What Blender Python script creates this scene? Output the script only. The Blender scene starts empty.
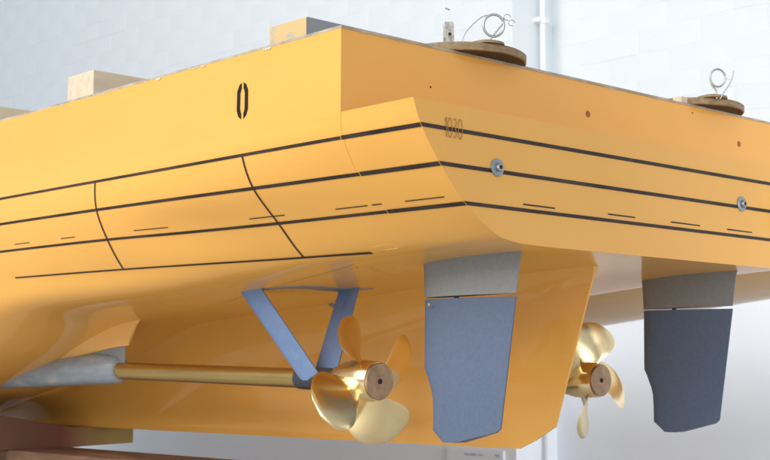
import bpy, bmesh, math, random
from mathutils import Vector, Matrix
from math import sin, cos, pi, radians, sqrt, atan2

random.seed(4)
S = bpy.context.scene
COL = S.collection

# ------------------------------------------------------------------ camera
CAM = Vector((-2.0071, -2.0730, -0.2766))
yaw, pit, roll = 0.7487, 0.1035, 0.0005
fw = Vector((sin(yaw)*cos(pit), cos(yaw)*cos(pit), sin(pit)))
rt = Vector((cos(yaw), -sin(yaw), 0)); up = rt.cross(fw)
r2 = rt*cos(roll) + up*sin(roll); u2 = up*cos(roll) - rt*sin(roll)
cd = bpy.data.cameras.new('camera'); cam = bpy.data.objects.new('camera', cd); COL.objects.link(cam)
M = Matrix((r2, u2, -fw)).transposed().to_4x4(); M.translation = CAM
cam.matrix_world = M
cd.sensor_width = 36; cd.lens = 1382.3*36/770; cd.clip_start = 0.05; cd.clip_end = 200
cd.dof.use_dof = True; cd.dof.focus_distance = 2.35; cd.dof.aperture_fstop = 11
S.camera = cam
S.render.resolution_x, S.render.resolution_y = 1024, 612

# ------------------------------------------------------------------ world and lamps (an indoor workshop: window light from the left)
W = bpy.data.worlds.new('World'); S.world = W; W.use_nodes = True
bg = W.node_tree.nodes['Background']; bg.inputs[0].default_value = (0.80, 0.88, 1.0, 1); bg.inputs[1].default_value = 0.62

def area(name, loc, target, sx, sy, power, col):
    l = bpy.data.lights.new(name, 'AREA'); l.shape = 'RECTANGLE'; l.size = sx; l.size_y = sy; l.energy = power; l.color = col
    o = bpy.data.objects.new(name, l); COL.objects.link(o); o.location = loc
    o.rotation_euler = (Vector(target)-Vector(loc)).to_track_quat('-Z', 'Y').to_euler()
    return o
area('window_light', (-5.5, 1.0, 2.9), (0.2, 0.6, -0.1), 5.0, 3.8, 400, (1.0, 0.985, 0.95))
area('stern_fill', (-4.6, -4.9, 0.5), (0.2, 0.2, -0.1), 5.5, 2.8, 142, (1.0, 0.98, 0.94))  # added soft fill from aft for transom, skeg and rudders, no real fixture
area('overhead_fill', (0.2, 1.6, 3.6), (1.7, 1.4, -0.6), 4.5, 0.8, 20, (0.97, 0.98, 1.0))  # added overhead fill to lift the wall behind the model, no fixture seen
area('wall_fill', (1.0, -3.6, -0.15), (2.42, 1.7, -0.5), 1.6, 0.8, 17, (0.96, 0.98, 1.0)).data.spread = radians(64)  # invented out-of-view lamp, spread narrowed so it brightens mainly the lower wall
S.view_settings.view_transform = 'Standard'; S.view_settings.look = 'None'
S.view_settings.gamma = 1; S.view_settings.use_curve_mapping = False
S.view_settings.exposure = -0.03

# ------------------------------------------------------------------ materials
def mat(name, col, rough=0.5, metal=0.0, coat=0.0, coat_rough=0.05, spec=0.5):
    m = bpy.data.materials.new(name); m.use_nodes = True
    b = m.node_tree.nodes['Principled BSDF']
    b.inputs['Base Color'].default_value = (*col, 1); b.inputs['Roughness'].default_value = rough
    b.inputs['Metallic'].default_value = metal; b.inputs['Coat Weight'].default_value = coat
    b.inputs['Coat Roughness'].default_value = coat_rough; b.inputs['Specular IOR Level'].default_value = spec
    return m
def N(m, t): return m.node_tree.nodes.new(t)
def L(m, a, b): m.node_tree.links.new(a, b)
def coords(m, scale=(1, 1, 1), kind='Object'):
    tc = N(m, 'ShaderNodeTexCoord'); mp = N(m, 'ShaderNodeMapping'); mp.inputs['Scale'].default_value = scale
    L(m, tc.outputs[kind], mp.inputs['Vector']); return mp.outputs[0]
def noise(m, vec, scale, detail=4, rough=0.55):
    n = N(m, 'ShaderNodeTexNoise'); n.inputs['Scale'].default_value = scale; n.inputs['Detail'].default_value = detail
    n.inputs['Roughness'].default_value = rough; L(m, vec, n.inputs['Vector']); return n.outputs['Fac']
def ramp(m, fac, stops):
    r = N(m, 'ShaderNodeValToRGB'); e = r.color_ramp.elements
    while len(e) < len(stops): e.new(0.5)
    for k, (p, c) in enumerate(stops): e[k].position = p; e[k].color = (*c, 1)
    L(m, fac, r.inputs[0]); return r.outputs[0]
def base(m, out): L(m, out, m.node_tree.nodes['Principled BSDF'].inputs['Base Color'])
def bump(m, fac, strength, dist=0.002):
    b = N(m, 'ShaderNodeBump'); b.inputs['Strength'].default_value = strength; b.inputs['Distance'].default_value = dist
    L(m, fac, b.inputs['Height']); p = m.node_tree.nodes['Principled BSDF']
    L(m, b.outputs[0], p.inputs['Normal']); return b
def roughmap(m, fac, lo, hi):
    r = N(m, 'ShaderNodeMapRange'); r.inputs['To Min'].default_value = lo; r.inputs['To Max'].default_value = hi
    L(m, fac, r.inputs['Value']); L(m, r.outputs[0], m.node_tree.nodes['Principled BSDF'].inputs['Roughness'])

YEL = mat('hull_paint', (0.80, 0.38, 0.05), 0.42, coat=0.55, coat_rough=0.06, spec=0.2)
v = coords(YEL)
base(YEL, ramp(YEL, noise(YEL, v, 3.2, 5), [(0.3, (0.77, 0.385, 0.070)), (0.7, (0.81, 0.41, 0.080))]))
roughmap(YEL, noise(YEL, v, 9, 4), 0.36, 0.52)
bump(YEL, noise(YEL, v, 26, 6, 0.6), 0.07, 0.002)
v2 = coords(YEL, (30, 2.2, 30)); sc_ = noise(YEL, v2, 6, 6, 0.7)      # faint rubbing marks along the hull
mx = N(YEL, 'ShaderNodeMix'); mx.data_type = 'RGBA'; mx.inputs[7].default_value = (0.84, 0.50, 0.17, 1)
mr = N(YEL, 'ShaderNodeMapRange'); mr.inputs['From Min'].default_value = 0.55; mr.inputs['From Max'].default_value = 0.85; mr.inputs['To Max'].default_value = 0.30
L(YEL, sc_, mr.inputs['Value']); L(YEL, mr.outputs[0], mx.inputs[0])
pb = YEL.node_tree.nodes['Principled BSDF']; src = pb.inputs['Base Color'].links[0].from_socket
L(YEL, src, mx.inputs[6]); L(YEL, mx.outputs[2], pb.inputs['Base Color'])
INK = mat('black_stencil_paint', (0.012, 0.009, 0.007), 0.6, spec=0.2)
STRIPE = mat('dark_tape', (0.045, 0.028, 0.02), 0.5, spec=0.3)
base(STRIPE, ramp(STRIPE, noise(STRIPE, coords(STRIPE), 12, 6), [(0.3, (0.016, 0.010, 0.007)), (0.75, (0.062, 0.040, 0.026))]))
SANDY = mat('sanded_hull_paint', (0.70, 0.37, 0.11), 0.5)
v = coords(SANDY, (7, 3, 9)); base(SANDY, ramp(SANDY, noise(SANDY, v, 2.5, 6), [(0.3, (0.77, 0.385, 0.075)), (0.7, (0.74, 0.41, 0.12))]))
DECAL = mat('brown_decal', (0.36, 0.16, 0.035), 0.5)
PENCIL = mat('pencil', (0.48, 0.25, 0.07), 0.7)
SEAM = mat('seam_filler', (0.74, 0.345, 0.048), 0.55)
GREY = mat('grey_primer', (0.27, 0.285, 0.285), 0.5)
v = coords(GREY); base(GREY, ramp(GREY, noise(GREY, v, 150, 6, 0.7), [(0.3, (0.185, 0.195, 0.196)), (0.7, (0.228, 0.238, 0.238))]))
BLUE = mat('blue_grey_paint', (0.15, 0.19, 0.30), 0.55, spec=0.25)
v = coords(BLUE); base(BLUE, ramp(BLUE, noise(BLUE, v, 170, 6, 0.7), [(0.3, (0.089, 0.120, 0.188)), (0.7, (0.112, 0.146, 0.216))])); bump(BLUE, noise(BLUE, v, 120, 3), 0.06, 0.001)
STRUT = mat('strut_paint', (0.20, 0.28, 0.45), 0.5, spec=0.3)
v = coords(STRUT); base(STRUT, ramp(STRUT, noise(STRUT, v, 60, 7, 0.7), [(0.3, (0.135, 0.205, 0.36)), (0.72, (0.175, 0.25, 0.42))]))
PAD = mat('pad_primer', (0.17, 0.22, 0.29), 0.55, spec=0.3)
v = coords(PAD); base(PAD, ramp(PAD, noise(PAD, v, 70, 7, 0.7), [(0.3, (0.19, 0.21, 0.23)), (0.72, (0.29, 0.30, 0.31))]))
SAND = mat('sanded_filler', (0.4, 0.4, 0.42), 0.5)
v = coords(SAND, (16, 5, 26)); base(SAND, ramp(SAND, noise(SAND, v, 2.6, 6, 0.6), [(0.34, (0.20, 0.24, 0.29)), (0.56, (0.27, 0.295, 0.32)), (0.66, (0.38, 0.37, 0.35)), (0.85, (0.50, 0.45, 0.39))]))
BRASS = mat('polished_brass', (0.86, 0.60, 0.22), 0.13, 1.0)
v = coords(BRASS); base(BRASS, ramp(BRASS, noise(BRASS, v, 10, 5), [(0.3, (0.80, 0.61, 0.30)), (0.7, (0.87, 0.72, 0.43))]))
roughmap(BRASS, noise(BRASS, v, 34, 7, 0.65), 0.10, 0.34)
bump(BRASS, noise(BRASS, coords(BRASS, (1, 1, 1)), 210, 4), 0.05, 0.0006)
CAP = mat('dull_bronze', (0.36, 0.24, 0.15), 0.42, 0.85)
base(CAP, ramp(CAP, noise(CAP, coords(CAP), 60, 4), [(0.3, (0.28, 0.18, 0.11)), (0.7, (0.42, 0.29, 0.18))]))
TUBE = mat('brushed_brass', (0.55, 0.38, 0.14), 0.3, 1.0)
v = coords(TUBE, (40, 1.2, 40)); base(TUBE, ramp(TUBE, noise(TUBE, v, 3, 5), [(0.3, (0.47, 0.33, 0.11)), (0.7, (0.61, 0.45, 0.18))]))
roughmap(TUBE, noise(TUBE, coords(TUBE, (8, 60, 8)), 6, 4), 0.24, 0.44)
BLACK = mat('black_bearing', (0.035, 0.036, 0.04), 0.4)
HOLE = mat('dark_hole', (0.012, 0.01, 0.01), 0.8)
PLUG = mat('brown_plug', (0.30, 0.10, 0.03), 0.6)
STEEL = mat('steel', (0.40, 0.39, 0.38), 0.38, 1.0)
ZINC = mat('zinc_washer', (0.30, 0.34, 0.37), 0.45, 0.6)
GALV = mat('worn_metal_tab', (0.36, 0.35, 0.32), 0.45, 0.7)
base(GALV, ramp(GALV, noise(GALV, coords(GALV), 120, 5), [(0.35, (0.22, 0.21, 0.18)), (0.65, (0.45, 0.44, 0.41))]))
WOODY = mat('weathered_wood', (0.25, 0.17, 0.08), 0.7)
v = coords(WOODY, (10, 42, 60)); base(WOODY, ramp(WOODY, noise(WOODY, v, 3, 8, 0.7), [(0.3, (0.16, 0.105, 0.05)), (0.55, (0.29, 0.205, 0.105)), (0.75, (0.40, 0.30, 0.17))])); bump(WOODY, noise(WOODY, v, 3, 6), 0.3, 0.002)
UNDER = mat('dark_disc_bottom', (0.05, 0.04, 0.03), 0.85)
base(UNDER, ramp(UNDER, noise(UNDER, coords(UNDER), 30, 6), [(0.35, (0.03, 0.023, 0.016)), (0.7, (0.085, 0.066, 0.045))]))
PALE = mat('pale_wood', (0.62, 0.5, 0.36), 0.65)
v = coords(PALE, (3, 30, 30)); base(PALE, ramp(PALE, noise(PALE, v, 2, 6), [(0.3, (0.55, 0.44, 0.31)), (0.7, (0.69, 0.58, 0.43))]))
PLY = mat('deck_plywood', (0.42, 0.37, 0.29), 0.7)
base(PLY, ramp(PLY, noise(PLY, coords(PLY), 25, 6), [(0.35, (0.30, 0.26, 0.20)), (0.7, (0.52, 0.47, 0.38))]))
PAINTBEAM = mat('chipped_yellow_paint', (0.72, 0.4, 0.09), 0.6)
v = coords(PAINTBEAM); base(PAINTBEAM, ramp(PAINTBEAM, noise(PAINTBEAM, v, 40, 7, 0.7), [(0.38, (0.40, 0.37, 0.30)), (0.48, (0.60, 0.42, 0.19)), (0.8, (0.66, 0.41, 0.14))]))
GREYBEAM = mat('grey_beam_face', (0.2, 0.21, 0.22), 0.6)
v = coords(GREYBEAM, (1, 1, 1)); base(GREYBEAM, ramp(GREYBEAM, noise(GREYBEAM, v, 9, 3, 0.5), [(0.53, (0.27, 0.285, 0.30)), (0.57, (0.56, 0.37, 0.15))]))
WHITE = mat('white_wall_paint', (0.76, 0.80, 0.83), 0.6)
v = coords(WHITE, kind='Object')
base(WHITE, ramp(WHITE, noise(WHITE, v, 1.6, 6), [(0.3, (0.70, 0.75, 0.785)), (0.7, (0.75, 0.79, 0.815))]))
bump(WHITE, noise(WHITE, v, 14, 6, 0.6), 0.35, 0.008)
PLASTER = mat('white_plaster', (0.8, 0.82, 0.86), 0.6)
v = coords(PLASTER); base(PLASTER, ramp(PLASTER, noise(PLASTER, v, 1.3, 6), [(0.3, (0.79, 0.825, 0.88)), (0.7, (0.83, 0.86, 0.90))]))
bump(PLASTER, noise(PLASTER, v, 9, 6, 0.6), 0.35, 0.008)
PIPEM = mat('white_pipe_paint', (0.80, 0.82, 0.83), 0.4)
RUST = mat('stained_timber', (0.2, 0.09, 0.05), 0.75)
v = coords(RUST, (5, 2.2, 12)); base(RUST, ramp(RUST, noise(RUST, v, 2.2, 6, 0.6), [(0.3, (0.07, 0.036, 0.022)), (0.5, (0.15, 0.075, 0.042)), (0.7, (0.25, 0.135, 0.075))])); bump(RUST, noise(RUST, v, 4, 7), 0.4, 0.004)
CHOCK = mat('stained_chock', (0.3, 0.2, 0.05), 0.7)
v = coords(CHOCK); sx = N(CHOCK, 'ShaderNodeSeparateXYZ'); L(CHOCK, v, sx.inputs[0])
ad = N(CHOCK, 'ShaderNodeMath'); ad.operation = 'MULTIPLY_ADD'; ad.inputs[1].default_value = 0.35
nz = noise(CHOCK, v, 5, 5); sc = N(CHOCK, 'ShaderNodeMath'); sc.operation = 'MULTIPLY'; sc.inputs[1].default_value = 0.9
dd = N(CHOCK, 'ShaderNodeMath'); dd.operation = 'MULTIPLY_ADD'; dd.inputs[1].default_value = -2.2; dd.inputs[2].default_value = 0.32; L(CHOCK, sx.outputs[0], dd.inputs[0]); L(CHOCK, dd.outputs[0], sc.inputs[0]); L(CHOCK, nz, ad.inputs[0]); L(CHOCK, sc.outputs[0], ad.inputs[2])
base(CHOCK, ramp(CHOCK, ad.outputs[0], [(0.15, (0.33, 0.21, 0.08)), (0.40, (0.30, 0.20, 0.045)), (0.55, (0.23, 0.125, 0.05)), (0.70, (0.16, 0.045, 0.03)), (0.95, (0.13, 0.06, 0.033))]))
FLOORM = mat('floor_concrete', (0.5, 0.5, 0.5), 0.5)
v = coords(FLOORM); base(FLOORM, ramp(FLOORM, noise(FLOORM, v, 3, 6), [(0.3, (0.47, 0.46, 0.45)), (0.7, (0.57, 0.56, 0.54))]))
CARD = mat('white_card', (0.82, 0.84, 0.88), 0.5)
SMUDGE = mat('blue_print', (0.42, 0.48, 0.66), 0.6)
CORD = mat('white_cord', (0.8, 0.8, 0.8), 0.7)

# ------------------------------------------------------------------ mesh helpers
def obj(name, verts, faces, m=None, parent=None, smooth=None, mats=None):
    me = bpy.data.meshes.new(name); me.from_pydata([tuple(q) for q in verts], [], faces)
    bm = bmesh.new(); bm.from_mesh(me); bmesh.ops.remove_doubles(bm, verts=bm.verts, dist=1e-6)
    bmesh.ops.recalc_face_normals(bm, faces=bm.faces); bm.to_mesh(me); bm.free()
    if m: me.materials.append(m)
    if smooth is not None:
        me.polygons.foreach_set('use_smooth', [True]*len(me.polygons)); me.set_sharp_from_angle(angle=radians(smooth))
    o = bpy.data.objects.new(name, me); COL.objects.link(o)
    if parent: o.parent = parent
    return o
def thing(name, label, cat, group=None):
    o = bpy.data.objects.new(name, None); COL.objects.link(o); o.empty_display_size = 0.1
    o['label'] = label; o['category'] = cat
    if group: o['group'] = group
    return o
def grid(n, m, wrap_n=False, wrap_m=False, off=0):
    f = []
    for i in range(n if wrap_n else n-1):
        for j in range(m if wrap_m else m-1):
            a, b = i, (i+1) % n; c, d = j, (j+1) % m
            f.append((off+a*m+c, off+b*m+c, off+b*m+d, off+a*m+d))
    return f
def box(name, lo, hi, m, parent=None, bev=0.0):
    x0, y0, z0 = lo; x1, y1, z1 = hi
    o = obj(name, [(x0,y0,z0),(x1,y0,z0),(x1,y1,z0),(x0,y1,z0),(x0,y0,z1),(x1,y0,z1),(x1,y1,z1),(x0,y1,z1)],
            [(0,3,2,1),(4,5,6,7),(0,1,5,4),(1,2,6,5),(2,3,7,6),(3,0,4,7)], m, parent)
    if bev: bevel(o, bev)
    return o
def bevel(o, w, seg=2, ang=40):
    b = o.modifiers.new('edge', 'BEVEL'); b.width = w; b.segments = seg; b.limit_method = 'ANGLE'; b.angle_limit = radians(ang)
def cyl_between(a, b, r0, r1=None, seg=32, cap=True):
    a, b = Vector(a), Vector(b); r1 = r0 if r1 is None else r1
    return lathe_pts(a, (b-a), [(0, r0), ((b-a).length, r1)], seg, cap)
def lathe_pts(org, axis, prof, seg=40, cap=True):
    org = Vector(org); ax = Vector(axis).normalized(); e = ax.orthogonal().normalized(); g = ax.cross(e)
    V = []
    for (t, r) in prof:
        for k in range(seg):
            a = 2*pi*k/seg; V.append(org + ax*t + e*(r*cos(a)) + g*(r*sin(a)))
    F = grid(len(prof), seg, False, True)
    if cap:
        F.append(tuple(range(seg))); F.append(tuple((len(prof)-1)*seg + k for k in range(seg)))
    return V, F
def tube(name, pts, r, m, parent=None, seg=10, closed=False, sub=6):
    P = spline([Vector(q) for q in pts], sub, closed)
    n = len(P); V = []
    up_ = Vector((0.3, 0.5, 0.81)).normalized()
    for i in range(n):
        t = (P[(i+1) % n]-P[i-1]) if closed else (P[min(i+1, n-1)]-P[max(i-1, 0)])
        t.normalize(); e = t.cross(up_)
        if e.length < 1e-3: e = t.orthogonal()
        e.normalize(); g = t.cross(e)
        for k in range(seg):
            a = 2*pi*k/seg; V.append(P[i] + e*(r*cos(a)) + g*(r*sin(a)))
    F = grid(n, seg, closed, True)
    if not closed: F += [tuple(range(seg)), tuple((n-1)*seg + k for k in range(seg))]
    return obj(name, V, F, m, parent, 50)
def spline(P, sub, closed=False):
    if len(P) < 3: return P
    out = []; n = len(P)
    for i in range(n if closed else n-1):
        p0 = P[(i-1) % n] if (closed or i > 0) else P[0]*2-P[1]
        p1 = P[i]; p2 = P[(i+1) % n]
        p3 = P[(i+2) % n] if (closed or i+2 < n) else P[-1]*2-P[-2]
        for k in range(sub):
            t = k/sub
            out.append(0.5*((2*p1)+(p2-p0)*t+(2*p0-5*p1+4*p2-p3)*t*t+(3*p1-p0-3*p2+p3)*t**3))
    if not closed: out.append(P[-1].copy())
    return out

# ================================================================== the room
floor = box('floor', (-9, -9, -0.95), (2.6, 14, -0.85), FLOORM); floor['kind'] = 'structure'
WXL, WXR, WY = 2.244, 2.5, 1.719
wall = thing('brick_wall', 'white painted brick wall with a stepped corner behind the ship model', 'wall')
wp = [(WXR, -6), (WXR, WY), (WXL, WY), (WXL, 14), (WXR+0.3, 14), (WXR+0.3, -6)]
V = [(x, y, -0.95) for x, y in wp] + [(x, y, 3.6) for x, y in wp]
F = [(k, (k+1) % 6, 6+(k+1) % 6, 6+k) for k in range(6)] + [tuple(range(6)), tuple(range(6, 12))]
obj('plaster', V, F, PLASTER, wall)
for nm, (xa, ya, xb, yb) in (('mortar_bed', (WXR, -6, WXR, WY)), ('mortar_bed', (WXL, WY-.0006, WXL, 14)), ('mortar_bed', (WXR, WY, WXL-.0006, WY))):
    dx, dy = (-.0006, 0) if xa == xb else (0, -.0006)
    obj(nm, [(xa+dx, ya+dy, .308), (xb+dx, yb+dy, .308), (xb+dx, yb+dy, 3.6), (xa+dx, ya+dy, 3.6)], [(0, 1, 2, 3)], WHITE, wall)
# individual painted bricks, shallow under many coats
def brick_mesh(seed):
    rnd = random.Random(seed); l, h, d = 0.2982, 0.0978, 0.0014; c = 0.0028
    V = []
    for (xx, inset) in ((0.001, 0), (-d*0.72, c*0.35), (-d, c)):
        for (sy, sz) in ((-1, -1), (0, -1), (1, -1), (1, 1), (0, 1), (-1, 1)):
            j = rnd.uniform(-0.003, 0.003)
            V.append((xx + (rnd.uniform(-0.0003, 0.0003) if xx < 0 else 0), sy*(l/2-inset), sz*(h/2-inset)+j))
    F = []
    for a in range(2):
        for k in range(6): F.append((a*6+k, a*6+(k+1) % 6, a*6+6+(k+1) % 6, a*6+6+k))
    F.append((12, 13, 16, 17)); F.append((13, 14, 15, 16))
    me = bpy.data.meshes.new('brick'); me.from_pydata(V, [], F)
    bm = bmesh.new(); bm.from_mesh(me); bmesh.ops.recalc_face_normals(bm, faces=bm.faces); bm.to_mesh(me); bm.free()
    me.materials.append(WHITE)
    return me
BM = [brick_mesh(s) for s in range(6)]
def px(P):
    d = Vector(P)-CAM; z = d.dot(fw)
    return (385+1382.3*d.dot(r2)/z, 230-1382.3*d.dot(u2)/z, z) if z > 0.1 else (-9e9, -9e9, 1)
spots = []
for row in range(20):
    z = 0.36 + row*0.1
    for X, ya, yb in ((WXL, WY, 8.2), (WXR, -0.9, WY)):
        n = int((yb-ya)/0.3)
        for k in range(n):
            if X == WXL: y = ya+0.15+0.3*k + (0.15 if row % 2 else 0)
            else: y = yb-0.15-0.3*k - (0.15 if row % 2 else 0)
            q = px((X, y, z)); inside = -35 < q[0] < 800 and -25 < q[1] < 160
            spots.append((0 if inside else 1, q[2], X, y, z))
spots.sort()
rest = []
for i, (_, _, X, y, z) in enumerate(spots):
    if i < 300:
        o = bpy.data.objects.new('brick', BM[i % 6]); COL.objects.link(o); o.parent = wall
        o.location = (X+random.uniform(-0.0006, 0.0008), y+random.uniform(-0.004, 0.004), z+random.uniform(-0.003, 0.003))
        o.rotation_euler = (random.uniform(-0.002, 0.002), 0, 0)
    else: rest.append((X, y, z))
V, F = [], []
for k, (X, y, z) in enumerate(rest):
    me = BM[k % 6]; b = len(V)
    V += [(q.co.x+X, q.co.y+y, q.co.z+z) for q in me.vertices]; F += [tuple(b+i for i in p.vertices) for p in me.polygons]
me = bpy.data.meshes.new('outer_bricks'); me.from_pydata(V, [], F); me.materials.append(WHITE)
o = bpy.data.objects.new('outer_bricks', me); COL.objects.link(o); o.parent = wall; o['kind'] = 'stuff'

pipe = thing('wall_pipe', 'white vertical pipe with a clamp in the corner of the white wall', 'pipe')
PXY = (2.405, 1.69)
V, F = cyl_between((*PXY, -0.85), (*PXY, 3.5), 0.0122, seg=20); obj('pipe_run', V, F, PIPEM, pipe, 40)
V, F = cyl_between((*PXY, 1.205), (*PXY, 1.228), 0.019, seg=20); obj('clamp', V, F, PIPEM, pipe, 40)
box('clamp_bracket', (PXY[0]-0.034, 1.682, 1.210), (PXY[0]+0.034, 1.7185, 1.229), PIPEM, pipe)
V, F = cyl_between((*PXY, 0.955), (*PXY, 1.0), 0.021, seg=20); obj('collar', V, F, PIPEM, pipe, 40)

card = thing('notice_card', 'white card with faint blue print low on the wall below the keel', 'card')
box('panel', (WXL-0.012, 1.78, -0.80), (WXL-0.0005, 2.10, -0.592), CARD, card)
for y0, y1, z0, z1 in ((1.97, 2.0, -0.618, -0.608), (1.93, 1.965, -0.619, -0.607), (1.89, 1.926, -0.617, -0.609), (1.80, 1.825, -0.618, -0.606)):
    obj('print_smudge', [(WXL-0.0128, y0, z0), (WXL-0.0128, y1, z0+0.002), (WXL-0.0128, y1, z1), (WXL-0.0128, y0, z1-0.002)], [(0, 1, 2, 3)], SMUDGE, card)

# ================================================================== the hull surface
ZS = [0.2585, 0.1256, 0.0872, 0.0336, -0.0216, -0.0767]
STN = [  # y, half breadths at ZS[1..4], then free points (x, z): waterline 4, bilge, bottom outer, bottom mid, centre
    (-0.6442, (.6238, .6073, .5685, .5151), [(.450, -.0622), (.411, -.0719), (.351, -.0757), (.17, -.0762), (0, -.0762)]),
    (-0.479, (.6247, .6170, .5811, .5277), [(.466, -.0690), (.415, -.0770), (.33, -.0798), (.17, -.0798), (0, -.0798)]),
    (-0.232, (.6257, .6238, .5995, .5452), [(.488, -.0767), (.440, -.0925), (.36, -.0965), (.18, -.0965), (0, -.0965)]),
    (0.006, (.6267, .6286, .6170, .5720), [(.531, -.0767), (.482, -.1070), (.38, -.1150), (.18, -.1150), (0, -.1150)]),
    (0.219, (.6276, .6335, .6290, .6040), [(.567, -.0767), (.520, -.1220), (.40, -.1350), (.19, -.1350), (0, -.1350)]),
    (0.568, (.6306, .6403, .6403, .6245), [(.602, -.0767), (.560, -.1350), (.43, -.1600), (.21, -.1600), (0, -.1610)]),
    (0.859, (.6325, .6432, .6451, .6325), [(.623, -.0859), (.585, -.1800), (.46, -.2350), (.23, -.2480), (0, -.2510)]),
    (1.150, (.6345, .6461, .6480, .6393), [(.633, -.0956), (.600, -.2240), (.47, -.2960), (.24, -.3120), (0, -.3160)]),
    (1.65, (.6374, .6480, .6500, .6441), [(.640, -.1053), (.615, -.2850), (.50, -.3850), (.25, -.4060), (0, -.4100)]),
    (2.25, (.6384, .6490, .6520, .6490), [(.647, -.1150), (.625, -.3180), (.52, -.4180), (.26, -.4240), (0, -.4240)]),
    (4.20, (.6384, .6490, .6520, .6500), [(.648, -.1150), (.628, -.3250), (.53, -.4220), (.26, -.4240), (0, -.4240)]),
]
# the hull's own frame of marks: distances along it (m), heights (m)
def KY(y): return .97*y-.0622
def KX(x): return .97*x-.0602
def KZ_(z): return .97*z-.0083
YT = -0.6442
def ctrl(s):
    return [Vector((x, 0, z)) for x, z in zip(s[1], ZS[1:5])] + [Vector((x, 0, z)) for x, z in s[2]]
def pchip(xs, ys, x):
    n = len(xs); i = 0
    while i < n-2 and x > xs[i+1]: i += 1
    d = [(ys[k+1]-ys[k])/(xs[k+1]-xs[k]) for k in range(n-1)]
    def slope(k):
        if k == 0: return d[0]
        if k == n-1: return d[-1]
        if d[k-1]*d[k] <= 0: return 0.0
        h0, h1 = xs[k]-xs[k-1], xs[k+1]-xs[k]; w1, w2 = 2*h1+h0, h1+2*h0
        return (w1+w2)/(w1/d[k-1]+w2/d[k])
    h = xs[i+1]-xs[i]; t = (x-xs[i])/h
    return (ys[i]*(1+2*t)*(1-t)**2 + slope(i)*h*t*(1-t)**2 + ys[i+1]*t*t*(3-2*t) - slope(i+1)*h*t*t*(1-t))
YS = [s[0] for s in STN]; CT = [ctrl(s) for s in STN]
SUB = 8
def section(y):
    P = [Vector((pchip(YS, [c[k].x for c in CT], y), 0, pchip(YS, [c[k].z for c in CT], y))) for k in range(9)]
    P = spline(P, SUB)
    P[-1].x = 0
    return [(max(p.x, 0), p.z) for p in P]
def hb(y, z):
    s = section(y)
    for (x0, z0), (x1, z1) in zip(s, s[1:]):
        if z0 >= z >= z1 and z0 != z1: return x0+(x1-x0)*(z0-z)/(z0-z1)
    return s[0][0]
def bottom_z(x, y):
    s = section(y)
    for (x0, z0), (x1, z1) in reversed(list(zip(s, s[1:]))):
        if x1 <= x <= x0 and x0 != x1: return z0+(z1-z0)*(x0-x)/(x0-x1)
    return s[-1][1]

ship = thing('ship_model', 'yellow wooden ship model hull with two brass propellers and two blue rudders', 'ship model')
ys = [YT, -0.61, -0.58, -0.55, -0.52, -0.50, -0.4842]
y = -0.45
while y < 2.0: ys.append(y); y += 0.04
ys += [2.15, 2.4, 2.8, 3.4, 4.2]
secs = [section(y) for y in ys]; nsec = len(secs[0])
YB = -0.4842; ZD = 0.2585; XD = 0.6238; ZLG = ZS[1]
V, F = [], []
for side in (-1, 1):
    off = len(V)
    for y, s in zip(ys, secs):
        for x, z in s: V.append((side*x, y, z))
    F += grid(len(ys), nsec, off=off)
    off = len(V); k0 = ys.index(-0.4842)
    for y, s in list(zip(ys, secs))[k0:]:                    # the upper strake above the ledge
        for t in (0, .34, .67, 1): V.append((side*(s[0][0]+(XD-s[0][0])*t*0.6), y, s[0][1]+(ZD-s[0][1])*t))
    F += grid(len(ys)-k0, 4, off=off)
off = len(V)                                                    # forward end closing
s = secs[-1]; ring = [(x, z) for x, z in s]
V += [(-x, ys[-1], z) for x, z in ring] + [(x, ys[-1], z) for x, z in reversed(ring[:-1])]
F.append(tuple(range(off, len(V))))
hull = obj('hull', V, F, YEL, ship, 32)
# stern faces
s = secs[0]; ring = [(-x, z) for x, z in s] + [(x, z) for x, z in reversed(s[:-1])]
obj('transom', [(x, YT, z) for x, z in ring], [tuple(range(len(ring)))], YEL, ship)
xa = secs[ys.index(-0.4842)][0][0]
obj('ledge', [(-XD, YT, ZLG), (XD, YT, ZLG), (xa, YB, ZLG), (-xa, YB, ZLG)], [(0, 1, 2, 3)], YEL, ship)
xt = xa+(XD-xa)*0.6
obj('upper_transom', [(-xa, YB, ZLG), (xa, YB, ZLG), (xt, YB, ZD), (-xt, YB, ZD)], [(0, 1, 2, 3)], YEL, ship)
# bright worn arrises along the sharp stern edges
def ribbon(name, pts, nrm, half, m, parent, across=None, lift=0.0008):
    V = []; n = len(pts)
    for i, p in enumerate(pts):
        t = (Vector(pts[min(i+1, n-1)])-Vector(pts[max(i-1, 0)])).normalized(); nn = Vector(nrm[i] if isinstance(nrm, list) else nrm).normalized()
        a = t.cross(nn).normalized(); q = Vector(p)+nn*lift
        h = half[i] if isinstance(half, list) else half
        V += [q-a*h, q+a*h]
    return obj(name, V, grid(n, 2), m, parent)
deck_t = 0.004
dz = ZD+deck_t
deck = obj('deck', [(-xt-.0005, YB-.0015, ZD), (xt+.0005, YB-.0015, ZD), (.6310, 4.2, ZD), (-.6310, 4.2, ZD), (-xt-.0005, YB-.0015, dz), (xt+.0005, YB-.0015, dz), (.6310, 4.2, dz), (-.6310, 4.2, dz)],
           [(0, 3, 2, 1), (4, 5, 6, 7), (0, 1, 5, 4), (1, 2, 6, 5), (2, 3, 7, 6), (3, 0, 4, 7)], PLY, ship)

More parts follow.
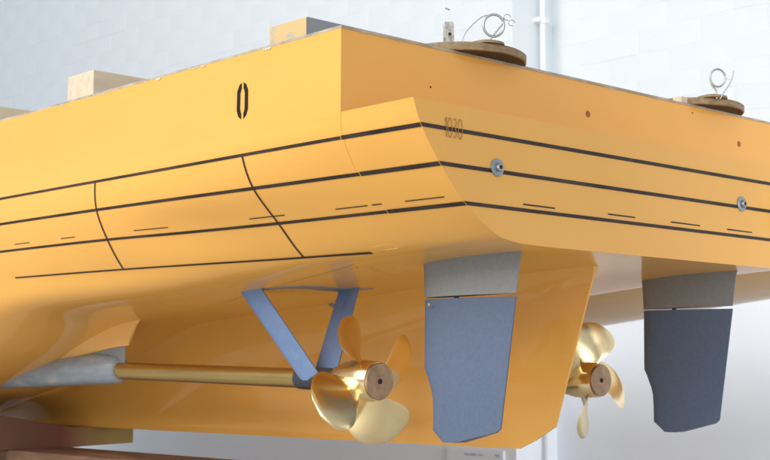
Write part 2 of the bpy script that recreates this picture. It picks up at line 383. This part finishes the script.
# ------------------------------------------------------------------ tape lines and marks on the hull
def snormal(y, z):
    e = 0.004
    dxz = (hb(y, z+e)-hb(y, z-e))/(2*e); dxy = (hb(y+e if y < 4 else y, z)-hb(max(y-e, YT), z))/(2*e)
    return Vector((-1, -dxy, -dxz)).normalized()               # port side outward: x = -hb
def side_line(name, z, y0, y1, half, m, n=40, side=-1, lift=0.0009):
    pts, nr = [], []
    for k in range(n+1):
        y = y0+(y1-y0)*k/n
        nn = snormal(y, z); pts.append((side*hb(y, z), y, z)); nr.append(Vector((nn.x*-side, nn.y, nn.z)))
        # the tape rises over the surface by its own thickness
    V = []
    for p, nn in zip(pts, nr):
        for dz_ in (half, -half):
            zz = p[2]+dz_; V.append(Vector((side*hb(p[1], zz), p[1], zz))+nn*lift)
    return obj(name, V, grid(n+1, 2), m, ship, 60)
ZL = [0.0872, 0.0336, -0.0216, -0.0767]
for side in (-1, 1):
    for z in ZL[:3]:
        h = 0.0029 if z > 0 else 0.0025
        seam_y = {ZL[0]: -0.477, ZL[1]: -0.481, ZL[2]: -0.486}[z]
        side_line('waterline_stripe', z, YT+.0005, seam_y-0.0008, h*1.05, STRIPE, 8, side)
        side_line('waterline_stripe', z, seam_y+0.0012, 3.9, h*.86, STRIPE, 80, side)
    side_line('waterline_stripe', ZL[3], -0.382, 0.578, 0.0014, STRIPE, 40, side)
def station(y, side):
    V = []; s = [q for q in section(y) if -0.0772 <= q[1] <= 0.0885]
    for x, z in s:
        nn = snormal(y, z)
        for d in (-0.0019, 0.0019): V.append(Vector((side*hb(y+d, z), y+d, z))+Vector((nn.x*-side, nn.y, nn.z))*0.0013)
    obj('station_line', V, grid(len(s), 2), STRIPE, ship, 60)
for side in (-1, 1):
    for y in (-0.233, 0.217, 0.667, 1.117): station(y, side)
    V = []                                                     # glue joint of the stern extension
    s = [q for q in section(-0.481) if q[1] > -0.066]
    for x, z in s:
        for d in (-0.0005, 0.0005): V.append((side*(hb(-0.481+d, z)+0.0006), -0.481+d+(0.0872-z)*0.10, z))
    obj('joint_line', V, grid(len(s), 2), YEL, ship, 60)
for y0, y1 in ((.39, .44), (.105, .2), (-.205, -.115), (-.405, -.33), (-.437, -.415), (-.57, -.488), (.56, .62)):
    side_line('tick_mark', -0.0104, KY(y0), KY(y1), 0.0007, STRIPE, 6)
for z in ZL[:3]:
    h = 0.0031 if z > 0 else 0.0029
    for sgn in (0,):
        xl = [-hb(YT, z+h), -hb(YT, z-h)]
        obj('waterline_stripe', [(xl[0], YT-.0009, z+h), (-xl[0], YT-.0009, z+h), (-xl[1], YT-.0009, z-h), (xl[1], YT-.0009, z-h)], [(0, 1, 2, 3)], STRIPE, ship)
for x0, x1, z in ((-.334, -.255, -.0045), (-.114, -.038, -.003), (.069, .16, -.003), (.249, .335, -.0035)):
    x0, x1, z = KX(x0), KX(x1), KZ_(z)
    obj('tick_mark', [(x0, YT-.0009, z+.0014), (x1, YT-.0009, z+.0011), (x1, YT-.0009, z-.001), (x0, YT-.0009, z-.0011)], [(0, 1, 2, 3)], STRIPE, ship)

def stroke(pts, w, place):
    V, F = [], []; n = len(pts)
    for i, (u, v_) in enumerate(pts):
        a = pts[max(i-1, 0)]; b = pts[min(i+1, n-1)]
        dx, dy = b[0]-a[0], b[1]-a[1]; l = sqrt(dx*dx+dy*dy) or 1; nx, ny = -dy/l*w, dx/l*w
        V += [place(u+nx, v_+ny), place(u-nx, v_-ny)]
    return V, grid(n, 2)
def join(lst):
    V, F = [], []
    for v_, f in lst:
        b = len(V); V += v_; F += [tuple(b+i for i in q) for q in f]
    return V, F
# frame number 1030 on the transom: thin brown line figures
def tp(u, v_): return (KX(-.514)+u, YT-.0016, .0892+v_)
def oval(cx, rx, ry): return [(cx+rx*cos(a)*(1 if abs(cos(a)) > .5 else 1), ry*(abs(sin(a))**0.75)*(1 if sin(a) >= 0 else -1)) for a in [2*pi*k/28 for k in range(29)]]
H = 0.0148; w = 0.00075
digits = [stroke([(-.0005, H-.006), (.0028, H), (.0031, -H)], w, tp),
          stroke(oval(.0105, .0042, H), w, tp),
          stroke([(.0185, H-.002), (.0205, H), (.0225, H-.001), (.0238, H-.006), (.023, .005), (.020, .0012), (.0225, -.002), (.0242, -.007), (.0235, -H+.003), (.021, -H), (.0182, -H+.003)], w, tp),
          stroke(oval(.0325, .0044, H), w, tp)]
for d in digits: obj('numeral', d[0], d[1], DECAL, ship)
# stencilled 0 on the side
def sp(u, v_):
    t = (.180+v_-ZLG)/(ZD-ZLG); s0 = hb(KY(-.1775)-u, ZLG)
    return (-(s0+(XD-s0)*.6*t+.0007), KY(-.1775)-u, .180+v_)
def half0(s):
    outer = [(s*.0026, .0305), (s*.0090, .0270), (s*.0150, .0165), (s*.0155, -.0160), (s*.0110, -.0265), (s*.0030, -.0325)]
    inner = [(s*.0026, .0200), (s*.0040, .0180), (s*.0062, .0120), (s*.0062, -.0130), (s*.0050, -.0190), (s*.0030, -.0220)]
    return [sp(*q) for q in outer]+[sp(*q) for q in inner], [(k, k+1, 7+k, 6+k) for k in range(5)]
V, F = join([half0(-1), half0(1)]); obj('stencil_zero', V, F, INK, ship)
# pencil marks under the stern
for x, y in ((.409, -.276), (.379, -.282), (.352, -.268), (.324, -.254), (.300, -.242), (.276, -.229), (.301, -.289), (.345, -.300)):
    q = [(x, y), (x-.012, y+.006), (x-.013, y+.0045), (x-.001, y-.0015)]
    obj('pencil_mark', [(-a, b, bottom_z(a, b)-.0009) for a, b in q], [(0, 1, 2, 3)], PENCIL, ship)
V = []
for k in range(25):
    t = k/24; x = .343+(.4269-.343)*t; y = .2032-.4994*t
    for d in (-.0007, .0007): V.append((-(x+d), y, bottom_z(x+d, y)-.0008))
obj('pencil_line', V, grid(25, 2), PENCIL, ship)

# chipped paint along the top arris of side and stern: bare filler showing
CHIP = mat('chipped_edge', (0.62, 0.52, 0.38), 0.7)
rnd = random.Random(11)
def chip(name, place, nrm, w, h):
    n = 9; V = []
    for k in range(n):
        u = -1+2*k/(n-1); d = h*(1-u*u)**.6*rnd.uniform(.45, 1.1)
        V += [place(u*w, 0), place(u*w, -d)]
    obj(name, V, grid(n, 2), CHIP, ship)
for y0, w, h in ((-.30, .012, .004), (-.12, .007, .0026), (-.09, .016, .0022), (.02, .009, .005), (.06, .005, .0018), (.21, .012, .002), (.36, .008, .0024), (-.42, .006, .002), (.52, .011, .002)):
    chip('paint_chip', (lambda u, d, y0=y0: (-(hb(y0+u, ZLG)+(XD-hb(y0+u, ZLG))*.6)-.0012, y0+u, ZD-.0003+d)), None, w, h)
for x0, w, h in ((-.50, .009, .002), (-.12, .014, .0022), (.05, .008, .003), (.19, .012, .002), (-.58, .005, .002)):
    chip('paint_chip', (lambda u, d, x0=x0: (x0+u, YB-.0012, ZD-.0003+d)), None, w, h)

# bolts with washers, plugged holes
for x in (KX(-.396), KX(.300)):
    y = YT
    V, F = lathe_pts((x, y, .0395), (0, -1, 0), [(0, .0142), (.0022, .0142), (.003, .0132)], 32); b = obj('bolt_washer', V, F, ZINC, ship, 40)
    V, F = lathe_pts((x, y-.003, .0395), (0, -1, 0), [(0, .0072), (.0045, .0072), (.0062, .0058), (.0062, .0034), (.003, .0033)], 24, True); obj('bolt_head', V, F, STEEL, b, 35)
    V, F = lathe_pts((x, y-.0093, .0395), (0, -1, 0), [(0, .0031), (.0004, .0031)], 6); obj('socket', V, F, HOLE, b)
for x, z, r, m in ((.042, .215, .0062, PLUG), (.556, .216, .0062, PLUG), (-.38, .207, .0016, HOLE), (.385, .262, .002, PLUG)):
    x, z = KX(x), KZ_(z)
    V, F = lathe_pts((x, YB+.001, z), (0, -1, 0), [(0, r), (.0016, r), (.0012, r*.8)], 24); obj('plugged_hole', V, F, m, ship, 40)
V, F = lathe_pts((-.082, .155, -.1315), (-.35, .1, -1), [(0, .013), (.0048, .013)], 24); obj('hole_patch', V, F, GREY, ship, 40)

# ------------------------------------------------------------------ centreline skeg
def te_y(z):
    zs = [-.418, -.385, -.05]; yy = [-.292, -.379, -.4925]
    if z <= zs[1]:
        t = (z-zs[0])/(zs[1]-zs[0]); return yy[0]+(yy[1]-yy[0])*max(0, min(1, t))
    return yy[1]+(yy[2]-yy[1])*(z-zs[1])/(zs[2]-zs[1])
KZ = -.4195
nc = 60; prof = []
V = []; 
rows = [0, .04, .08, .13, .19, .27, .37, .5, .62, .75, .87, .95, 1.0]
for side in (-1, 1):
    for i in range(nc):
        s_ = i/(nc-1)
        for v_ in rows:
            ymid = -.49+s_**1.15*2.45
            zt = bottom_z(0, max(ymid, -.6))+.004
            z = zt+(KZ-zt)*v_
            y = te_y(z)+(s_**1.15)*(1.98-te_y(z))
            zt2 = bottom_z(0, max(y, -.6))+.004
            z = zt2+(KZ-zt2)*v_
            y = te_y(z)+(s_**1.15)*(1.98-te_y(z))
            core = .0022+.020*min(1, s_*6)+.035*max(0, s_-.25)
            fr = .028+.11*min(1, s_*1.6)                        # fillet radius grows forward
            dpt = max(0.0, (zt2-.004)-z); span = max(1e-4, (zt2-.004)-KZ)
            f = max(0.0, 1-dpt/min(fr*1.1+1e-4, span*.95)); flare = fr*(1-sqrt(max(0, 1-f*f)))*min(1, .25+s_*6)
            if v_ == 1.0: core *= .93
            V.append((side*(core+flare), y, z))
nr = len(rows)
F = grid(nc, nr)+grid(nc, nr, off=nc*nr)
o2 = nc*nr
F += [(j, j+1, o2+j+1, o2+j) for j in range(nr-1)] + [((nc-1)*nr+j, (nc-1)*nr+j+1, o2+(nc-1)*nr+j+1, o2+(nc-1)*nr+j) for j in range(nr-1)]
F += [(i*nr+nr-1, (i+1)*nr+nr-1, o2+(i+1)*nr+nr-1, o2+i*nr+nr-1) for i in range(nc-1)]
obj('skeg', V, F, YEL, ship, 40)

# ------------------------------------------------------------------ rudders
def interp(tab, z):
    for (z0, a), (z1, b) in zip(tab, tab[1:]):
        if z0 >= z >= z1: return a+(b-a)*(z0-z)/(z0-z1) if z0 != z1 else a
    return tab[-1][1] if z < tab[-1][0] else tab[0][1]
def naca(u): return 5*(.2969*sqrt(u)-.126*u-.3516*u*u+.2843*u**3-.1015*u**4)
def foil_body(X, zs, LE, TE, nomLE, nomTE, tmax):
    n = 17; V = []
    us = [.5*(1-cos(pi*k/(n-1))) for k in range(n)]
    for z in zs:
        a, b = interp(LE, z), interp(TE, z); na, nb = nomLE(z), nomTE(z); ch = na-nb
        up_, lo = [], []
        for u in us:
            y = a+(b-a)*u
            un = (na-y)/ch; un = max(0.0, min(1, un))
            t = tmax*max(naca(un), .0)+.0008*un
            e = min(1, u/.06) if u < .06 else 1
            t = t if na-a < .003 else t*sqrt(max(0, min(1, u/.10)))
            up_.append((X-t, y, z)); lo.append((X+t, y, z))
        V += up_+lo[::-1]
    m = 2*n; F = grid(len(zs), m, False, True)
    F += [tuple(range(m)), tuple((len(zs)-1)*m+k for k in range(m))]
    return V, F
for sx_ in (-1, 1):
    X = .3143*sx_
    lin = lambda z0, a, z1, b: (lambda z: a+(b-a)*(z-z0)/(z1-z0))
    rud = bpy.data.objects.new('rudder', None); COL.objects.link(rud); rud.parent = ship
    V, F = foil_body(X, [-.066, -.09, -.12, -.1455], [(-.06, -.3522), (-.1455, -.3562)], [(-.06, -.5800), (-.1455, -.5662)],
                     lin(-.066, -.3522, -.1455, -.3562), lin(-.066, -.5795, -.1455, -.5662), .034)
    for i, q in enumerate(V[:34]):                             # top follows the hull bottom
        V[i] = (q[0], q[1], bottom_z(.3143, q[1])+.002)
    obj('rudder_headbox', V, F, GREY, rud, 40)
    zz = [-.1498, -.153, -.18, -.21, -.235, -.255, -.268, -.28, -.292, -.305, -.32, -.345, -.366, -.373, -.379, -.385, -.3925]
    V, F = foil_body(X, zz, [(-.149, -.3565), (-.255, -.3545), (-.28, -.3600), (-.305, -.3715), (-.325, -.3765), (-.373, -.3765), (-.3925, -.409)],
                     [(-.149, -.5665), (-.366, -.5305), (-.373, -.521), (-.3925, -.436)],
                     lin(-.149, -.3565, -.3925, -.3530), lin(-.149, -.5665, -.3925, -.5270), .033)
    rb = obj('rudder_blade', V, F, BLUE, rud, 40)
    for i, q in enumerate(rb.data.vertices):
        if q.co.z > -.1503: q.co.z += (-.5665-q.co.y)*0.0 + (q.co.y+.46)*0.011
    V, F = cyl_between((X, -.43, -.16), (X, -.43, -.13), .0045, seg=20); obj('rudder_stock', V, F, BLACK, rud, 40)
    if sx_ < 0:
        V, F = lathe_pts((X-.0237, -.388, -.159), (-1, 0, 0), [(0, .0028), (.0009, .0028)], 16); obj('screw_filler', V, F, PENCIL, rb)

# ------------------------------------------------------------------ shafts, bossings, struts, propellers
def shaft_z(y): return -.2890+(-.2415-y)*-.0235-.0015
def blade(name, sx_, yc, zc, theta, R, hand, parent):
    tab_c = [(.20, .44), (.3, .50), (.4, .62), (.55, .82), (.7, .94), (.8, .95), (.88, .86), (.94, .68), (.98, .42), (1.0, .10)]
    def ci(t, tab):
        for (a, p), (b, q) in zip(tab, tab[1:]):
            if a <= t <= b: return p+(q-p)*(t-a)/(b-a)
        return tab[-1][1]
    rs = [.20, .26, .32, .40, .48, .56, .64, .72, .79, .85, .90, .94, .97, .99, 1.0]
    ss = [-.5, -.485, -.44, -.36, -.24, -.1, .05, .2, .33, .42, .475, .5]
    Pd = 1.28
    front, back = [], []
    for rf in rs:
        r = rf*R; ph = math.atan(Pd/(pi*rf)); c = ci(rf, tab_c)*R; skew = (-.10+.44*(rf-.2)**1.8)*R
        t0 = R*(.075*(1-rf)**1.1+.016)
        for s in ss:
            th = t0*(max(0.0, 1-(2*s)**2))**.6
            q = s*c
            cam_ = .035*c*(1-(2*s)**2)
            for lst, sg in ((front, .5), (back, -.5)):
                nrm = th*sg+cam_
                tang = q*cos(ph)+skew*cos(ph)*.7 - nrm*sin(ph)
                axl = -(q*sin(ph)+skew*sin(ph)*.7) - nrm*cos(ph)
                a = theta+hand*tang/max(r, .3*R)
                lst.append((sx_+r*cos(a), yc+axl, zc+r*sin(a)))
    n, m = len(rs), len(ss)
    V = front+back; F = grid(n, m)+grid(n, m, off=n*m)
    o = n*m
    for i in range(n-1):
        F += [(i*m, (i+1)*m, o+(i+1)*m, o+i*m), (i*m+m-1, (i+1)*m+m-1, o+(i+1)*m+m-1, o+i*m+m-1)]
    for j in range(m-1):
        F += [(j, j+1, o+j+1, o+j), ((n-1)*m+j, (n-1)*m+j+1, o+(n-1)*m+j+1, o+(n-1)*m+j)]
    return obj(name, V, F, BRASS, parent, 45)
for sgn, angs in ((-1, (20, 111, 202, 293)), (1, (-4, 84, 174, 265))):
    X = .317*sgn
    HY = -.2416; AX = Vector((0, 1, .0235)).normalized()
    P = lambda y: Vector((X, y, -.2908+(y-HY)*.0235))
    prop = bpy.data.objects.new('propeller', None); COL.objects.link(prop); prop.parent = ship
    V, F = lathe_pts(P(HY+.004), AX, [(.0015, .0300), (.002, .0340), (.005, .0355), (.03, .0378), (.062, .0378), (.088, .0330), (.108, .0255), (.114, .0215)], 48)
    obj('hub', V, F, BRASS, prop, 40)
    V, F = lathe_pts(P(HY), AX, [(.0060, .0300), (.0058, .0330), (.0016, .0335), (0, .0322), (0, .0300), (.0003, .0150), (.0003, .0060)], 48); hc = obj('hub_cap', V, F, CAP, prop, 30)
    V, F = lathe_pts(P(HY-.0006), AX, [(0, .0048), (.001, .0048)], 20); obj('bore', V, F, HOLE, hc)
    V, F = lathe_pts(P(HY-.0004)+Vector((.0155*sgn, 0, .022)) if sgn < 0 else P(HY-.0004)+Vector((-.0155, 0, .022)), AX, [(0, .0022), (.001, .0022)], 12)
    if sgn < 0: obj('grub_screw', V, F, HOLE, hc)
    for a in angs: blade('blade', X, HY+.043, P(HY+.043).z, radians(a), .1248, 1 if sgn < 0 else -1, prop)
    # shaft, bearing barrel
    V, F = lathe_pts(P(-.015), AX, [(0, .0188), (.66, .0188)], 48); obj('shaft_tube', V, F, TUBE, ship, 40)
    st = bpy.data.objects.new('shaft_strut', None); COL.objects.link(st); st.parent = ship
    V, F = lathe_pts(P(-.13), AX, [(0, .0195), (.003, .0212), (.1, .0212), (.113, .0205), (.113, .017)], 40); obj('bearing_barrel', V, F, BLACK, st, 40)
    def leg(xt_, yt0, yt1, xb, yb0, yb1, th):
        zt = bottom_z(abs(xt_), (yt0+yt1)/2)+.004; V = []; n = 12
        a = Vector((X+sgn*(abs(xt_)-.317), 0, zt)); zb = P((yb0+yb1)/2).z; b = Vector((X+sgn*(abs(xb)-.317), 0, zb))
        d = (b-a).normalized(); perp = Vector((-d.z, 0, d.x))
        for t in (0, .03, .5, 1):
            p = a+(b-a)*t; y0, y1 = yt0+(yb0-yt0)*t, yt1+(yb1-yt1)*t; k = 1
            ring = []
            for i in range(2*n):
                u = (.5*(1-cos(2*pi*i/(2*n))))
                h = th*(naca(u)*.95+.0012/th*u)*(1 if i < n else -1)
                ring.append(p+perp*h*k+Vector((0, y0+(y1-y0)*u, 0)))
            if t == 0:
                ring = [Vector((q.x, q.y, bottom_z(abs(q.x), q.y)+.003)) for q in ring]
            V += ring
        m = 2*n; return V, grid(4, m, False, True)+[tuple(range(m)), tuple(3*m+i for i in range(m))]
    V, F = leg(.390, .080, .014, .330, -.035, -.098, .018); obj('strut_leg', V, F, STRUT, st, 40)
    V, F = leg(.206, -.006, -.062, .300, -.035, -.098, .018); obj('strut_leg', V, F, STRUT, st, 40)
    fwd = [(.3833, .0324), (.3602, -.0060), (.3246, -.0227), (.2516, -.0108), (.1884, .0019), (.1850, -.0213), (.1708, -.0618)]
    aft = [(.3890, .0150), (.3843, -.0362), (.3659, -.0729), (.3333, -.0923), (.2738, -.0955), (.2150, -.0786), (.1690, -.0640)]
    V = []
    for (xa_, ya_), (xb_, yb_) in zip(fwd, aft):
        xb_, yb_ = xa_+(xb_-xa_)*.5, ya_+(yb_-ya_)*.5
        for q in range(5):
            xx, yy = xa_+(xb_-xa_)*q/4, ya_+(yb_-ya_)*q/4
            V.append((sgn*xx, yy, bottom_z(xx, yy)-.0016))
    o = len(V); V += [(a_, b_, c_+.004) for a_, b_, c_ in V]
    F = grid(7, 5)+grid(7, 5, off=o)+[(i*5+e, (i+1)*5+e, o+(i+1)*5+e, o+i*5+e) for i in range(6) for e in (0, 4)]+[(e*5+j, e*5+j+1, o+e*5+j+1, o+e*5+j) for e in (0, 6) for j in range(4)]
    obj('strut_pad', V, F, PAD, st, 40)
    # bossing: a filler cone that fairs the tube into the hull bottom
    V = []; n = 28; ysb = [.618, .623, .66, .72, .80, .90, 1.0, 1.1, 1.2, 1.3]
    rr = [.0205, .0270, .0320, .0335, .0335, .0335, .0335, .0335, .0335, .0330]
    for y, r in zip(ysb, rr):
        c = P(y); zb = c.z-r if y < .7 else -.3015-.0135*(y-.7)/.485
        for k in range(n):
            a = 2*pi*k/n; V.append((c.x+r*cos(a), y, zb+r+r*sin(a)*(1.0 if sin(a) < 0 else 1.15)))
    F = grid(len(ysb), n, False, True)+[tuple(range(n)), tuple((len(ysb)-1)*n+k for k in range(n))]
    obj('bossing', V, F, SAND, ship, 50)
    # web and hollow fairing between cone and hull
    for nm, mm, y0, tlo, thi, wk in (('bossing_web', GREY, .600, .45, 1.0, .0), ('bossing_fairing', SANDY, .585, 0, .55, 1.0)):
        V = []; yw = [y0+(1.10-y0)*q for q in (0, .012, .06, .14, .26, .4, .55, .7, .85, 1)]
        for i, y in enumerate(yw):
            c = P(max(y, .6)); zt = bottom_z(.317, y)+.004; zb = min(c.z+.012, zt-.002)
            tt = [tlo+(thi-tlo)*q for q in (0, .2, .4, .6, .8, 1)]
            for sg, seq in ((-1, tt), (1, tt[::-1])):
                for t in seq:
                    wd = (.0085+.0025*wk)*min(1, (y-y0)/.05+.12)+.024*wk*(1-t)**2.2*min(1, (y-y0)/.2)
                    yb = y-.05*wk*(1-t/.55)**2*max(0, 1-(y-y0)/.2)
                    V.append((X+sg*wd, yb, zt+(bottom_z(.317, yb)-bottom_z(.317, y))*(1-t)**2+(zb-zt)*t))
        F = grid(len(yw), 12, False, True)+[tuple(range(12)), tuple((len(yw)-1)*12+k for k in range(12))]
        obj(nm, V, F, mm, ship, 70)

# ================================================================== on the deck: crossbeams and discs
b1 = thing('crossbeam', 'wooden crossbeam with chipped yellow end and grey face on deck near the stern corner', 'crossbeam', 'crossbeams lying across the deck')
box('timber_bar', (-.545, -.3057, dz+.0005), (.55, -.2048, .3244), GREYBEAM, b1)
obj('painted_end', [(-.5462, -.3052, dz+.0005), (-.5462, -.2053, dz+.0005), (-.5462, -.2053, .3239), (-.5462, -.3052, .3239)], [(0, 1, 2, 3)], PAINTBEAM, b1)
for yy0, yy1, xx0, zz_, lab in ((.381, .484, -.545, .345, 'bare pale wooden crossbeam block with its end showing over the port side'),
                           (.859, .956, -.516, .342, 'bare wooden crossbeam at the far left edge, only its rear face showing')):
    b = box('crossbeam', (xx0, yy0, dz+.0005), (.55, yy1, zz_), PALE, None, .0015)
    b['label'] = lab; b['category'] = 'crossbeam'; b['group'] = 'crossbeams lying across the deck'

RV = Vector((.7323, -.6810, 0))
def disc(center, plate, lab):
    t = thing('wooden_disc', lab, 'disc', 'round wooden discs on the stern deck')
    V, F = lathe_pts((*center, dz+.0004), (0, 0, 1), [(0, .1195), (.0012, .1215), (.0125, .122), (.0148, .1190)], 72); obj('disc_body', V, F, WOODY, t, 30)
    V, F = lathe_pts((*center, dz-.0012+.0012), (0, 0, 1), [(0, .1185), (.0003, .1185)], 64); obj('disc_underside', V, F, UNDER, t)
    V, F = lathe_pts((*plate, dz+.0149), (0, 0, 1), [(0, .031), (.004, .0305), (.0075, .019), (.008, .015)], 40); obj('hub_plate', V, F, WOODY, t, 30)
    return t
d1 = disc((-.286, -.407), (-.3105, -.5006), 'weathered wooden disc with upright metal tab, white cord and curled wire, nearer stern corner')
KS = .97; B = Vector((-.324, -.516, .2788))
def pt(u, z): return B+RV*u*KS+Vector((0, 0, (z-.296)*KS))
ringp = [pt(.0107+.0178*cos(a), .3265+.0195*sin(a)) for a in [2*pi*k/14 for k in range(14)]]
tube('wire_ring', ringp, .0021, STEEL, d1, closed=True, sub=4)
tube('wire_tail', [pt(-.001, .345), pt(-.012, .340), pt(-.027, .327), pt(-.040, .311), pt(-.0465, .292)], .0009, STEEL, d1)
tube('wire_stem', [pt(-.004, .288), pt(.003, .299), pt(.012, .312), pt(.026, .330), pt(.027, .340)], .0015, STEEL, d1)
for u, z, r in ((.034, .341, .0058), (.042, .331, .0056)):
    tube('chain_link', [pt(u+r*cos(a), z+.9*r*sin(a)) for a in [2*pi*k/10 for k in range(9)]], .0008, STEEL, d1, sub=3)
# upright tab and cord
T0 = Vector((-.3725, -.4715, 0)); nfw = Vector((.681, .7323, 0))
V = []
for dd in (0, .003):
    for u, z in ((-.0092, .272), (.0092, .272), (.0092, .311), (.0073, .3147), (-.0063, .3147), (-.0092, .312)): V.append(T0+RV*u+nfw*dd+Vector((0, 0, z)))
obj('metal_tab', V, [tuple(range(6)), tuple(range(6, 12))]+[(k, (k+1) % 6, 6+(k+1) % 6, 6+k) for k in range(6)], GALV, d1)
V, F = lathe_pts(T0+RV*.002+Vector((0, 0, .2935)), -nfw, [(-.001, .0028), (.0006, .0028)], 14); obj('tab_hole', V, F, HOLE, d1)
C0 = T0-RV*.0075
V, F = cyl_between(C0+Vector((0, 0, .307)), C0+RV*.001+Vector((0, 0, .9)), .0009, seg=8); obj('cord', V, F, CORD, d1, 50)
tube('cord_knot', [C0+RV*.002+Vector((0, 0, 0.3380)), C0+RV*.006+Vector((0, 0, 0.3365)), C0+RV*.0095+Vector((0, 0, 0.3351))], .0012, GALV, d1)
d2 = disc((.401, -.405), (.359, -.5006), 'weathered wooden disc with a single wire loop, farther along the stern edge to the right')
B = Vector((.3433, -.523, .2788))
tube('wire_ring', [pt(.003+.0155*cos(a), .334+.0185*sin(a)) for a in [2*pi*k/14 for k in range(14)]], .0019, STEEL, d2, closed=True, sub=4)
tube('wire_stem', [pt(-.0125, .334), pt(-.010, .320), pt(-.001, .307), pt(0, .290)], .0016, STEEL, d2)
tube('wire_tail', [pt(.006, .290), pt(.014, .302), pt(.026, .319), pt(.033, .334), pt(.036, .349)], .0015, STEEL, d2)
tube('wire_bridge', [pt(.0175, .335), pt(.024, .3335), pt(.030, .331)], .0018, CORD, d2)
V = []
o = box('wood_scrap', (.275, -.486, dz+.0003), (.295, -.465, dz+.012), PALE, d2)

# ================================================================== a second, tan hull form on posts between the model and the wall
TAN = mat('tan_varnish', (0.52, 0.34, 0.17), 0.4, coat=0.5, coat_rough=0.12)
base(TAN, ramp(TAN, noise(TAN, coords(TAN, (6, 1, 6)), 2, 5), [(0.3, (0.60, 0.37, 0.17)), (0.7, (0.70, 0.47, 0.25))]))
h2 = thing('hull_form', 'tan rounded hull form standing behind the far rudder, mostly hidden by the yellow stern', 'hull form')
V = []; yy = [-1.3+.1*k for k in range(60)]; na = 22
for i, y in enumerate(yy):
    zb = -.112+(.578-y)*.103 if y < .9 else -.1452-.03*(y-.9)
    taper = min(1, .55+.45*min((i+.5)/5, (len(yy)-i-.5)/8))
    for k in range(na+1):
        a = pi+pi*k/na
        V.append((1.5+.27*taper*cos(a), y, zb+.15+.15*sin(a)))
F = grid(len(yy), na+1)+[(i*(na+1)+na, i*(na+1), (i+1)*(na+1), (i+1)*(na+1)+na) for i in range(len(yy)-1)]
F += [tuple(range(na+1)), tuple((len(yy)-1)*(na+1)+k for k in range(na+1))]
obj('shell', V, F, TAN, h2, 40)
for y in (-1.15, 4.15):
    zb = -.112+(.578-y)*.103 if y < .9 else -.1452-.03*(y-.9)
    box('stand_post', (1.46, y-.04, -.85), (1.54, y+.04, zb+.02), RUST, h2)

# ================================================================== supports under the keel
tb = box('support_timber', (-.28, .30, -.85), (-.09, 4.2, -.4715), RUST, None, .005)
tb['label'] = 'dark red-brown stained timber running along the bottom left under the keel block'; tb['category'] = 'timber'
V = [(x, y, z) for y in (1.2, 1.42) for x, z in ((-.62, -.33), (-.10, -.4180), (.092, -.4222), (.092, -.4655), (-.06, -.4695), (-.09, -.4712), (-.62, -.4712))]
ck = obj('keel_block', V, grid(2, 7, False, True)+[tuple(range(7)), tuple(range(7, 14))], CHOCK)
ck['label'] = 'wooden block stained red and ochre lying crosswise between keel and dark timber'; ck['category'] = 'block'
